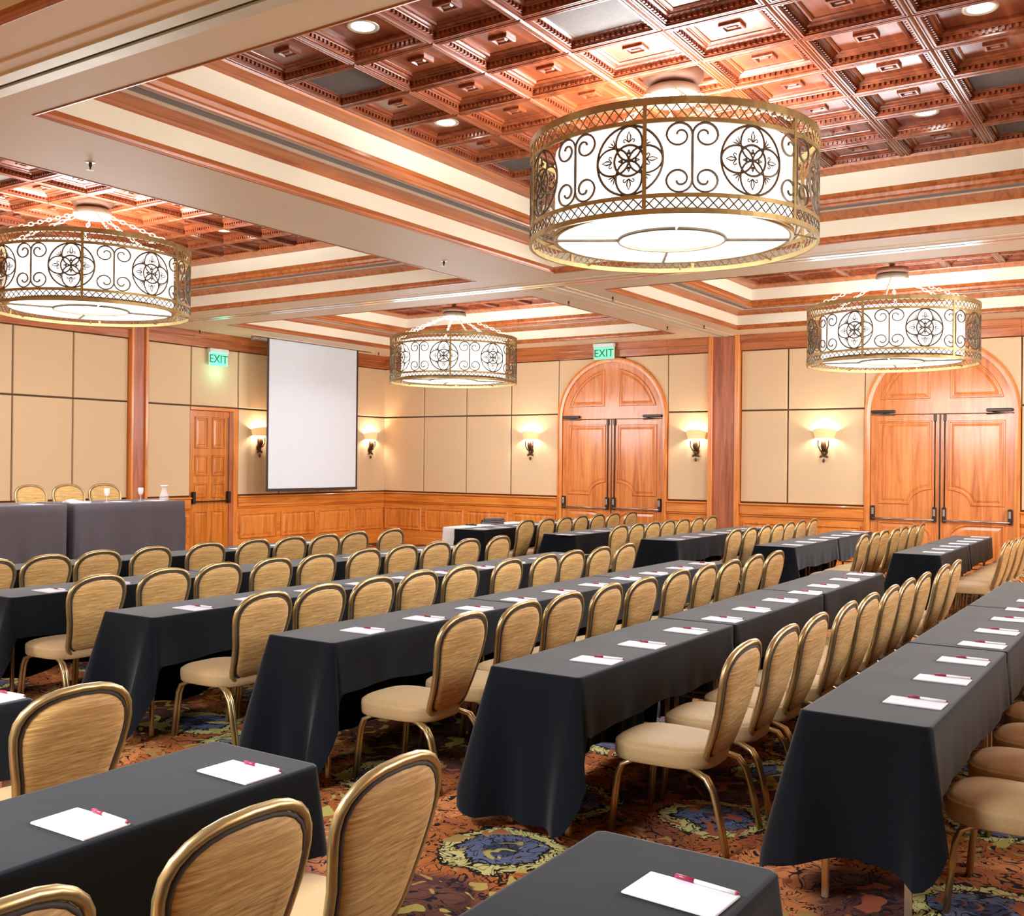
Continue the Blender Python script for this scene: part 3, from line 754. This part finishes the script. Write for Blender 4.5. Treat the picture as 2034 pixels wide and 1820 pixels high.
# ---------------------------------------------------------------- projection screen
XS = .37*S; y0s, y1s = -2.815*S, -1.035*S; zb_ = Zr(1.318)
e = empty('projection_screen', (XS, (y0s+y1s)/2, zb_)); hw = (y1s-y0s)/2; hh = ZS-.01-zb_
tag(e, 'large white projection screen lowered from the ceiling', 'screen')
mb = MB(); mb.box(-.002, .002, -hw+.05, hw-.05, .05, hh); build(mb, 'screen_fabric', M['screen'], e)
for y in (-hw, hw-.05):
    mb = MB(); mb.box(-.0015, .0015, y, y+.05, .05, hh); build(mb, 'black_border', M['screen_edge'], e)
mb = MB(); mb.bevbox(-.015, .015, -hw, hw, 0, .05, .008); build(mb, 'weight_bar', M['screen_edge'], e)
mb = MB(); mb.bevbox(-.10, .08, -hw-.42, hw+.40, hh-.005, hh+.012, .004); build(mb, 'ceiling_housing', M['soffit'], e)
mb = MB(); mb.box(-.03, .03, -hw-.30, hw+.38, hh-.012, hh); build(mb, 'housing_slot', M['screen_edge'], e)
mb = MB(); mb.bevbox(-.05, .05, -hw-.36, -hw-.04, hh-.075, hh-.01, .01); build(mb, 'roller_bracket', M['steel'], e)

# ---------------------------------------------------------------- exit signs
def text_mesh(body, size, depth, mat):
    cu = bpy.data.curves.new('t', 'FONT'); cu.body = body; cu.size = size; cu.extrude = depth; cu.align_x = 'CENTER'; cu.align_y = 'CENTER'
    o = bpy.data.objects.new('t', cu); COL.objects.link(o); bpy.context.view_layer.update()
    me = bpy.data.meshes.new_from_object(o.evaluated_get(bpy.context.evaluated_depsgraph_get()))
    bpy.data.objects.remove(o); me.materials.clear(); me.materials.append(mat); me.name = 'lettering'; return me
exm = text_mesh('EXIT', .20, .004, M['exit_letter'])
def exit_sign(x, y, zt, rz, label):
    e = empty('exit_sign', (x, y, zt), rz); tag(e, label, 'sign')
    w = .40
    mb = MB(); mb.bevbox(-w/2-.01, w/2+.01, -.10, 0, -.075, 0, .01); build(mb, 'sign_housing', M['exit_case'], e)
    mb = MB(); mb.bevbox(-w/2, w/2, -.062, -.045, -.29, -.075, .004); fc = build(mb, 'sign_face', M['exit_green'], e)
    obj('lettering', exm, fc, (0, -.064, -.185), (PI/2, 0, 0))
    for s in (-1, 1):
        mb = MB(); mb.bevbox(s*(w/2+.002)-.012, s*(w/2+.002)+.012, -.066, -.04, -.29, -.07, .004); build(mb, 'sign_edge', M['exit_case'], e)
    return e
exit_sign(3.93*S, -.098, ZS-.01, 0, 'green EXIT sign above the first arched doorway')
e = exit_sign(.03, -3.37*S, ZFB-.01, PI/2, 'green EXIT sign above the small side door')
lamp('sign_glow', 'POINT', (0, -.20, -.40), 1.3, (.22, 1, .8), .08, parent=e)

# ---------------------------------------------------------------- chairs
def chair_proto():
    e = empty('banquet_chair')
    # local frame: sitter faces -x
    def outline(k, n=44):
        pts = []
        for i in range(n):
            t = 2*PI*i/n; c, s = math.cos(t), math.sin(t)
            q = 2/3.2; x = math.copysign(abs(c)**q, c); y = math.copysign(abs(s)**q, s)
            hw = .232-.022*(x+1)/2
            pts.append((x*(.250-k)-.03, y*(hw-k)))
        return pts
    mb = MB(); rs = []
    for k, z in ((.03, .346), (.006, .347), (.001, .353), (-.002, .375), (-.003, .405), (-.001, .423), (.003, .427), (.008, .428), (.012, .434), (.03, .443), (.07, .453), (.13, .458)):
        rs.append([(x, y, z) for x, y in outline(k)])
    mb.rings(rs); build(mb, 'seat', M['seat'], e, True)
    # backrest outline: width profile
    vs = [0, .012, .035, .07, .14, .22, .29, .34, .38, .42, .45, .475, .492, .503, .508]
    ws = [.085, .125, .152, .166, .176, .192, .210, .220, .2235, .216, .197, .166, .128, .080, .0]
    def bp(w, v, off): # off along the back's normal (towards the rear)
        t = v/.508; x = .195+.155*t**.9 + .02*math.sin(PI*t)-.45*w*w
        nx, nz = .957, -.29
        return (x+nx*off, w, .375+v*1.08+nz*off)
    right = list(zip(ws, vs)); loop_ = right+[(-w, v) for w, v in right[::-1][1:]]
    # frame tube
    def shrink(k):
        cw, cv = 0, .27; out = []
        for w, v in loop_:
            out.append((w*(1-k/.22), cv+(v-cv)*(1-k/.26)))
        return out
    mb = MB(); mb.tube([bp(w, v, 0) for w, v in loop_], .0155, 8, True); build(mb, 'back_frame', M['gold'], e, True)
    mb = MB(); mb.tube([bp(w, v, .004) for w, v in shrink(.020)], .0085, 5, True); build(mb, 'piping', M['screen_edge'], e, True)
    mb = MB()
    rs = [[bp(w, v, o) for w, v in shrink(k)] for k, o in ((.10, .022), (.06, .021), (.032, .016), (.018, .004), (.016, -.01), (.03, -.03), (.06, -.042), (.10, -.047))]
    mb.rings(rs); build(mb, 'backrest', M['back'], e, True)
    mb = MB(); mb.bevbox(.14, .205, -.13, .13, .352, .42, .012); build(mb, 'back_bracket', M['seat'], e)
    # bent double-tube legs
    for fx, sx in ((-1, -.16), (1, .10)):
        for sy in (-1, 1):
            mb = MB()
            for o in (-.0125, .0125):
                if fx > 0: pts = [(.05, sy*.15, .350), (.16, sy*.185+o*.5, .347), (.225, sy*.205+o, .328), (.26, sy*.212+o, .28), (.285, sy*.216+o, .2), (.33, sy*.222+o, 0)]
                else: pts = [(-.06, sy*.15, .350), (-.15, sy*.185+o*.5, .347), (-.195, sy*.203+o, .328), (-.215, sy*.208+o, .28), (-.225, sy*.212+o, .2), (-.245, sy*.218+o, 0)]
                mb.tube(pts, .0122, 6)
            build(mb, 'leg', M['gold'], e, True)
    return e
chair0 = chair_proto(); used = [False]
nch = [0]
def place_chair(x, y, rz, label, group):
    if not used[0]: r = chair0; used[0] = True
    else: r = dup(chair0)
    r.location = (x, y, PLAT[0]); r.rotation_euler = (0, 0, rz)
    tag(r, label, 'chair', group); nch[0] += 1
    return r
PLAT = [0]
def rayT(px, py, z):
    d = fw*FOC+rt*(px-1017)+up*(910-py); t = (z-CZ)/d.z
    return CX+d.x*t, CY+d.y*t
REDGE = {'middle': [1.98, 3.64, 5.18, 6.68, 8.20, 9.72], 'far': [2.10, 3.62, 5.10, 6.62, 8.24], 'near': [None, None, None, 6.58, 8.17, 9.70]}
BACKX = .36    # backrest top ahead of the chair origin
CH = {('middle', 0): [(4, 1118), (85, 1102), (205, 1090), (310, 1083), (420, 1076), (510, 1070), (585, 1065), (650, 1061), (713, 1054), (783, 1050)],
 ('middle', 1): [(203, 1140), (338, 1128), (448, 1114), (549, 1107), (640, 1098), (735, 1087), (817, 1078), (877, 1074), (932, 1070), (995, 1065)],
 ('middle', 2): [(540, 1174), (648, 1158), (752, 1144), (845, 1130), (927, 1122), (1017, 1110), (1092, 1100), (1147, 1090), (1200, 1085), (1250, 1079)],
 ('middle', 3): [(930, 1216), (1045, 1193), (1135, 1176), (1214, 1159), (1301, 1147), (1354, 1131), (1413, 1120), (1466, 1112), (1511, 1100), (1553, 1095)],
 ('middle', 4): [(1470, 1270), (1555, 1240), (1620, 1217), (1690, 1195), (1735, 1178), (1785, 1163), (1815, 1148), (1848, 1138), (1885, 1121), (1910, 1112)],
 ('near', 4): [(815, 1510), (496, 1600), (-5, 1795)], ('near', 3): [(170, 1360)],
 ('far', 0): [(1045, 1030), (1080, 1029), (1120, 1026), (1150, 1023), (1183, 1020), (1215, 1018), (1247, 1015)],
 ('far', 1): [(1243, 1042), (1277, 1038), (1307, 1035), (1332, 1032), (1355, 1030), (1390, 1027), (1417, 1025)],
 ('far', 2): [(1468, 1050), (1500, 1047), (1525, 1042), (1550, 1039), (1567, 1035), (1592, 1032), (1617, 1030)],
 ('far', 3): [(1722, 1061), (1745, 1056), (1757, 1051), (1783, 1049), (1798, 1044), (1815, 1041), (1838, 1038)]}
ROWN = ['front row', 'second row from head table', 'third row from head table', 'fourth row from head table', 'fifth row from head table', 'hindmost sixth row']
POS = {}
for (blk, row), pl in CH.items():
    xs_ = [rayT(px, py, .936) for px, py in pl]
    med = sorted(x for x, y in xs_)[len(xs_)//2]
    if blk != 'near': med = max(med, T(REDGE[blk][row], 0)[0]+(.33 if (blk, row) == ('far', 0) else .27 if row == 0 else .23)+BACKX)
    if blk == 'middle' and row <= 2: xs_ = [(x, CY+(med-CX)*(y-CY)/(x-CX)) for x, y in xs_]
    POS[(blk, row)] = [(med+.25*(x-med)*(abs(x-med) < .3)-BACKX, y) for x, y in xs_]
for k_ in POS:            # keep neighbours from touching
    a = POS[k_]; a.sort(key=lambda p: p[1]); 
    for _ in range(60):
        for i in range(len(a)-1):
            d = a[i+1][1]-a[i][1]
            if d < .51:
                a[i] = (a[i][0], a[i][1]-(.515-d)/2); a[i+1] = (a[i+1][0], a[i+1][1]+(.515-d)/2)
    if k_[0] == 'near': a.reverse()
POS[('middle', 5)] = [(T(9.72, 0)[0]+.28+random.uniform(-.02, .02), T(0, -7.86+.555*k)[1]) for k in range(10)]
POS[('far', 4)] = [(T(8.25, 0)[0]+.30+random.uniform(-.02, .02), T(0, .02+.52*k)[1]) for k in range(7)]
x5, y5 = T(10.41, -10.24); POS[('near', 5)] = [(x5-BACKX, y5)]
for (blk, row), pl in POS.items():
    for k, (x, y) in enumerate(pl):
        end = 'far' if blk == 'near' else 'near'
        place_chair(x, y, random.uniform(-.035, .035), 'tan gold-framed chair %s from %s end, %s, %s block' % (ORD[k], end, ROWN[row], blk), 'tan banquet chairs at the long tables')

# ---------------------------------------------------------------- tables and cloths
def table_proto(L, Wd=.48):
    e = empty('banquet_table')
    mb = MB(); mb.bevbox(-Wd/2, Wd/2, -L/2, L/2, .725, .75, .006); build(mb, 'tabletop', M['table_top'], e)
    for sy in (-1, 1):
        for sx in (-1, 1):
            mb = MB(); mb.bevbox(sx*(Wd/2-.075)-.014, sx*(Wd/2-.075)+.014, sy*(L/2-.05)-.011, sy*(L/2-.05)+.011, 0, .726, .004); build(mb, 'leg', M['chrome'], e)
        mb = MB(); mb.tube([(-Wd/2+.08, sy*(L/2-.05), .30), (Wd/2-.08, sy*(L/2-.05), .30)], .009, 6); build(mb, 'leg_brace', M['chrome'], e)
    return e
def cloth_mesh(L, Wd, drops, seed, mat, flare=.15, name='tablecloth', tight=()):
    """drops: dict of hem drop for sides +x, -x, -y, +y"""
    rnd = random.Random(seed); r = .03; hx, hy = Wd/2+.006, L/2+.006; pts = []
    def seg(p0, p1, n, side):
        for i in range(n):
            t = (i+.5)/n; pts.append(((p0[0]+(p1[0]-p0[0])*t, p0[1]+(p1[1]-p0[1])*t), side, None))
    def corner(c, a0, s0, s1):
        for i in range(9):
            t = i/8; a = a0+t*PI/2; pts.append(((c[0]+r*math.cos(a), c[1]+r*math.sin(a)), (s0, s1, t), a))
    nl, nw = max(40, int(L*26)), 26
    seg((hx, -hy+r), (hx, hy-r), nl, '+x'); corner((hx-r, hy-r), 0, '+x', '+y')
    seg((hx-r, hy), (-hx+r, hy), nw, '+y'); corner((-hx+r, hy-r), PI/2, '+y', '-x')
    seg((-hx, hy-r), (-hx, -hy+r), nl, '-x'); corner((-hx+r, -hy+r), PI, '-x', '-y')
    seg((-hx+r, -hy), (hx-r, -hy), nw, '-y'); corner((hx-r, -hy+r), 1.5*PI, '-y', '+x')
    N = {'+x': (1, 0), '-x': (-1, 0), '+y': (0, 1), '-y': (0, -1)}
    ph = [rnd.uniform(0, 6.28) for _ in range(6)]
    info = []; s = 0
    corners = [(hx, hy), (-hx, hy), (-hx, -hy), (hx, -hy)]
    for i, (p, sd, a) in enumerate(pts):
        if i: s += (Vector(p)-Vector(pts[i-1][0])).length
        if isinstance(sd, tuple):
            n = (math.cos(a), math.sin(a)); t = sd[2]; t = t*t*(3-2*t); d = drops[sd[0]]*(1-t)+drops[sd[1]]*t
            mx = max(drops[sd[0]], drops[sd[1]]); mn = min(drops[sd[0]], drops[sd[1]])
        else: n = N[sd]; d = drops[sd]
        dc = min((Vector(p)-Vector(c)).length for c in corners)
        cg = math.exp(-(dc/.10)**2)
        wv = math.sin(s*13+ph[0])*.5+math.sin(s*29+ph[1])*.3+math.sin(s*7+ph[2])*.35
        hem = 1+.03*math.sin(s*5+ph[3])+.02*math.sin(s*11+ph[4])
        tg = (sd in tight) if not isinstance(sd, tuple) else (sd[0] in tight or sd[1] in tight)
        info.append((p, n, d*hem, cg, wv, tg))
    rings_ = []
    rings_.append([(p[0]-n[0]*.012, p[1]-n[1]*.012, .7585) for p, n, d, cg, wv, tg in info])
    rings_.append([(p[0]-n[0]*.003, p[1]-n[1]*.003, .757) for p, n, d, cg, wv, tg in info])
    K = 9
    for k in range(K+1):
        f = k/K; row = []
        for p, n, d, cg, wv, tg in info:
            dd = d*f
            out = .003+dd*.035+dd*dd*.16*wv*.6+cg*flare*min(1, dd/.6)*1.0*(1 if d > .4 else .35)
            out = .003 if tg else max(out, .003)
            row.append((p[0]+n[0]*out, p[1]+n[1]*out, max(.752-dd, .012)))
        rings_.append(row)
    mb = MB(); mb.rings(rings_, True, False)
    mb.f[-1] = mb.f[-1]
    me = mb.mesh(name, mat, True)
    for pl in me.polygons:
        if len(pl.vertices) > 8: pl.use_smooth = False
    return me
tabs = []
BL = {'middle': [(-8.27, -6.36), (-6.34, -4.5), (-4.48, -2.65)], 'far': [(-.31, 1.48), (1.5, 3.28)], 'near': [(-11.86, -9.94), (-13.78, -11.88)]}
protos = {}
TB = []
for blk, spans in BL.items():
    for row, xe in enumerate(REDGE[blk]):
        if xe is None: continue
        for k, (ya, yb) in enumerate(spans):
            if blk == 'near' and k == 1 and row != 3: continue
            L = yb-ya; key = round(L, 2); Wd = .49
            x, y = T(xe-.25, (ya+yb)/2)
            if key not in protos: protos[key] = table_proto(L-.02, Wd-.02); r = protos[key]
            else: r = dup(protos[key])
            r.location = (x, y, 0)
            en = 'far' if blk == 'near' else 'near'
            tag(r, 'folding table under black cloth, %s from %s end, %s, %s block' % (ORD[k], en, ROWN[row], blk), 'table', 'narrow folding tables under black cloths')
            first = (k == 0); last = (k == len(spans)-1)
            dr = {'+x': .285+random.uniform(-.02, .02), '-x': .66, '-y': .70, '+y': .28}
            if blk == 'near': dr = {'+x': .29, '-x': .5, '+y': .30, '-y': .28}
            if blk == 'middle' and row == 5: dr['-y'] = .57
            if blk == 'middle' and row == 5 and k == 0: dr['+x'] = .28
            if not first and blk != 'near': dr['-y'] = .26
            fl = .16 if first else .03
            tg_ = (() if first else ('-y',))+(() if last else ('+y',))+(('-x',) if (blk, row) == ('far', 0) else ())
            if blk == 'near': tg_ = ('+y',) if k else ('-y',)
            c = obj('tablecloth', cloth_mesh(L, Wd, dr, hash((blk, row, k)) % 1000 if False else row*17+k*5+len(blk), M['cloth'], fl, 'tablecloth', tg_), None, (x, y, 0))
            tag(c, 'black tablecloth on %s table from %s end, %s, %s block' % (ORD[k], en, ROWN[row], blk), 'tablecloth', 'black cloths on the long tables')
            TB.append((blk, row, k, x, y, L))

# ---------------------------------------------------------------- notepads and pens
mb = MB(); mb.bevbox(-.115, .115, -.072, .072, 0, .006, .0015); pad_sheet = mb.mesh('writing_pad', M['paper'])
mb = MB(); mb.tube([(-.03, 0, .0055), (.075, 0, .0055)], .0050, 7); pen_b = mb.mesh('barrel', M['pen_white'], True)
mb = MB(); mb.tube([(-.082, 0, .0056), (-.079, 0, .0056), (-.03, 0, .0056)], [.003, .0056, .0056], 7); pen_c = mb.mesh('cap', M['pen_red'], True)
mb = MB(); mb.tube([(.075, 0, .0055), (.082, 0, .0055)], [.005, .003], 7); pen_t = mb.mesh('end_plug', M['pen_red'], True)
for (blk, row), pl in POS.items():
    n = len(pl)
    pads = [y for x, y in pl]
    xe = REDGE[blk][row]
    if blk == 'near' and row == 4: pads = [T(0, -10.15)[1], T(0, -10.71)[1], T(0, -11.3)[1]]
    if blk == 'near' and row == 3: pads = [T(0, -10.03)[1], T(0, -10.6)[1]]
    if blk == 'near' and row == 5: pads = [T(0, -10.21)[1]]
    if blk == 'middle': 
        y0_ = -7.88; pads = [T(0, -7.88+.553*k)[1]+random.uniform(-.02, .02) for k in range(10)]
        pads = [p for p in pads if p < T(0, -2.72)[1]]
    for k, y in enumerate(pads):
        x = T(xe-.135, 0)[0]+random.uniform(-.008, .008); rz = random.uniform(-.05, .05)
        en = 'far' if blk == 'near' else 'near'
        o = obj('notepad', pad_sheet, None, (x, y, .7588), (0, 0, rz))
        tag(o, 'white notepad %s from %s end on %s, %s block' % (ORD[k], en, ROWN[row], blk), 'notepad', 'white notepads along the tables')
        if blk == 'far' or (blk == 'middle' and row == 0): continue
        p = empty('pen', (x+.035, y+.066, .7648), rz+random.uniform(-.06, .06))
        obj('barrel', pen_b, p); obj('cap', pen_c, p); obj('end_plug', pen_t, p)
        tag(p, 'red-capped white pen on notepad %s from %s end, %s, %s block' % (ORD[k], en, ROWN[row], blk), 'pen', 'red-capped pens on the notepads')

# ---------------------------------------------------------------- head table on its riser
ZP = .46; XF = 3.84
m = MB(); m.bevbox(.9, XF+.12, -13.6, -7.95, 0, ZP, .01)
st = build(m, 'stage_platform', M['carpet']); tag(st, 'low carpeted stage platform carrying the head table', 'stage')
PLAT[0] = ZP+.004
hd = [(-9.85, -8.33, 'end nearer the side door'), (-11.75, -9.95, 'end away from the side door')]
for k, (ya, yb, nm) in enumerate(hd):
    L = yb-ya; x, y = XF-.38, (ya+yb)/2
    r = table_proto(L-.02, .74); r.location = (x, y, ZP)
    tag(r, 'head table under charcoal cloth on the stage, '+nm, 'table', 'head tables on the stage')
    c = obj('tablecloth', cloth_mesh(L, .76, {'+x': .735, '-x': .3, '-y': .735, '+y': .735}, 40+k, M['grey_cloth'], .015, 'tablecloth', ('+y',) if k else ('-y',)), None, (x, y, ZP))
    tag(c, 'floor-length charcoal cloth on the head table, '+nm, 'tablecloth', 'charcoal head table cloths')
for k, (y, rz) in enumerate(((-9.36, PI+.1), (-8.87, PI), (-8.37, PI-.1))):
    place_chair(2.19+BACKX, y, rz, 'tan gold-framed chair %s from side door behind the head table' % ORD[2-k], 'chairs behind the head table')
zt = ZP+.7585
def goblet():
    e = empty('water_goblet')
    mb = MB(); mb.lathe([(.034, 0), (.033, .004), (.005, .012), (.005, .07)], 16); build(mb, 'stem', M['glass'], e, True)
    mb = MB(); mb.lathe([(.005, .07), (.025, .085), (.034, .12), (.033, .165), (.031, .165), (.031, .12), (.022, .09), (.0, .08)], 16); build(mb, 'bowl', M['glass'], e, True)
    return e
g0 = goblet(); g0.location = (XF-.20, -9.30, zt); tag(g0, 'clear stemmed water goblet before the middle head table chair', 'glass', 'goblets on the head table')
g1 = dup(g0, (XF-.20, -8.83, zt)); g1['label'] = 'clear stemmed water goblet before the head chair nearest the side door'
e = empty('water_carafe', (XF-.22, -8.47, zt)); tag(e, 'ivory-topped glass water carafe at the end of the head table', 'carafe')
mb = MB(); mb.lathe([(.0, 0), (.055, 0), (.06, .02), (.052, .07), (.028, .13), (.03, .16), (.045, .185), (.04, .185), (.025, .16), (.0, .15)], 20); build(mb, 'body', M['glass'], e, True)
mb = MB(); mb.lathe([(.0, .19), (.044, .187), (.046, .18), (.03, .178)], 18); build(mb, 'lid', M['white_cloth'], e, True)
def napkin(x, y, z, w, l, label, rz=0):
    mb = MB(); n = 10; rs = []
    rr = random.Random(int(abs(y)*100))
    top = [[(-w/2+w*i/(n-1), -l/2+l*j/(n-1), .012+.012*rr.random()+.028*math.exp(-((j-2)**2+(i-5)**2)/9)) for i in range(n)] for j in range(n)]
    vs = [p for r in top for p in r]+[(p[0], p[1], 0) for r in top for p in r]
    fs = []
    for j in range(n-1):
        for i in range(n-1):
            a = j*n+i; fs.append((a, a+1, a+n+1, a+n)); b = n*n+a; fs.append((b, b+n, b+n+1, b+1))
    for i in range(n-1):
        for a, b in ((i, i+1), ((n-1)*n+i+1, (n-1)*n+i)): fs.append((b, a, n*n+a, n*n+b))
        for a, b in (((i+1)*n, i*n), (i*n+n-1, (i+1)*n+n-1)): fs.append((b, a, n*n+a, n*n+b))
    mb.add(vs, fs); o = build(mb, 'napkin', M['white_cloth'], None, True, (x, y, z), (0, 0, rz)); tag(o, label, 'napkin')
napkin(XF-.16, -9.72, zt, .16, .26, 'crumpled white napkin over the seam of the head tables')
for k, (y, lb) in enumerate(((-10.25, 'away from the side door'), (-9.12, 'before the middle head chair'), (-8.62, 'beside the glass carafe'))):
    o = obj('notepad', pad_sheet, None, (XF-.2, y, zt), (0, 0, .1)); tag(o, 'white notepad on the charcoal head table '+lb, 'notepad', 'notepads on the head table')
PLAT[0] = 0

# ---------------------------------------------------------------- white side table beside the front far row
xw0, yw0 = 5.02, -4.55
L = 1.9; x, y = xw0+.15, yw0+L/2
r = table_proto(L-.02, .28); r.location = (x, y, 0); tag(r, 'folding side table under a white cloth near the room corner', 'table')
c = obj('tablecloth', cloth_mesh(L, .30, {'+x': .2, '-x': .7, '-y': .7, '+y': .7}, 77, M['white_cloth'], .02), None, (x, y, 0)); tag(c, 'white tablecloth on the side table near the room corner', 'tablecloth')
bs = [(.27, .30, .035, .1), (.26, .29, .03, -.15), (.25, .28, .03, .25)]
zq = .7588
for k, (a, b, h, rz) in enumerate(bs):
    e = empty('ring_binder', (5.17, -3.45+.02*k, zq), rz); tag(e, 'black ring binder, %s of the stack on the white side table' % ('bottom', 'middle', 'top')[k], 'binder', 'binders stacked on the side table')
    mb = MB(); mb.bevbox(-a/2, a/2, -b/2, b/2, 0, .004, .001); build(mb, 'cover', M['black_metal'], e)
    mb = MB(); mb.bevbox(-a/2, a/2, -b/2, b/2, h-.004, h, .001); build(mb, 'cover', M['black_metal'] if k < 2 else M['canopy'], e)
    mb = MB(); mb.bevbox(-a/2, -a/2+.005, -b/2, b/2, .003, h-.003, .001); build(mb, 'spine', M['black_metal'], e)
    mb = MB(); mb.bevbox(-a/2+.01, a/2-.012, -b/2+.01, b/2-.01, .004, h-.004, .001); build(mb, 'page_block', M['grey_slot'], e)
    zq += h+.0005
e = empty('microphone', (5.17, -4.05, .7588), .4); tag(e, 'small black microphone lying on the white side table', 'microphone')
mb = MB(); mb.tube([(-.08, 0, .014), (.05, 0, .016)], [.009, .013], 8); build(mb, 'handle', M['black_metal'], e, True)
mb = MB(); mb.tube([(.05, 0, .018), (.06, 0, .020), (.085, 0, .020), (.10, 0, .020)], [.014, .022, .022, .008], 10); build(mb, 'grille_head', M['iron'], e, True)

for o in bpy.data.objects:
    if o.type == 'MESH' and o.parent is None and not o.get('label') and not o.get('kind'): print('UNLABELLED', o.name)
print('chairs', nch[0], 'objects', len(bpy.data.objects))
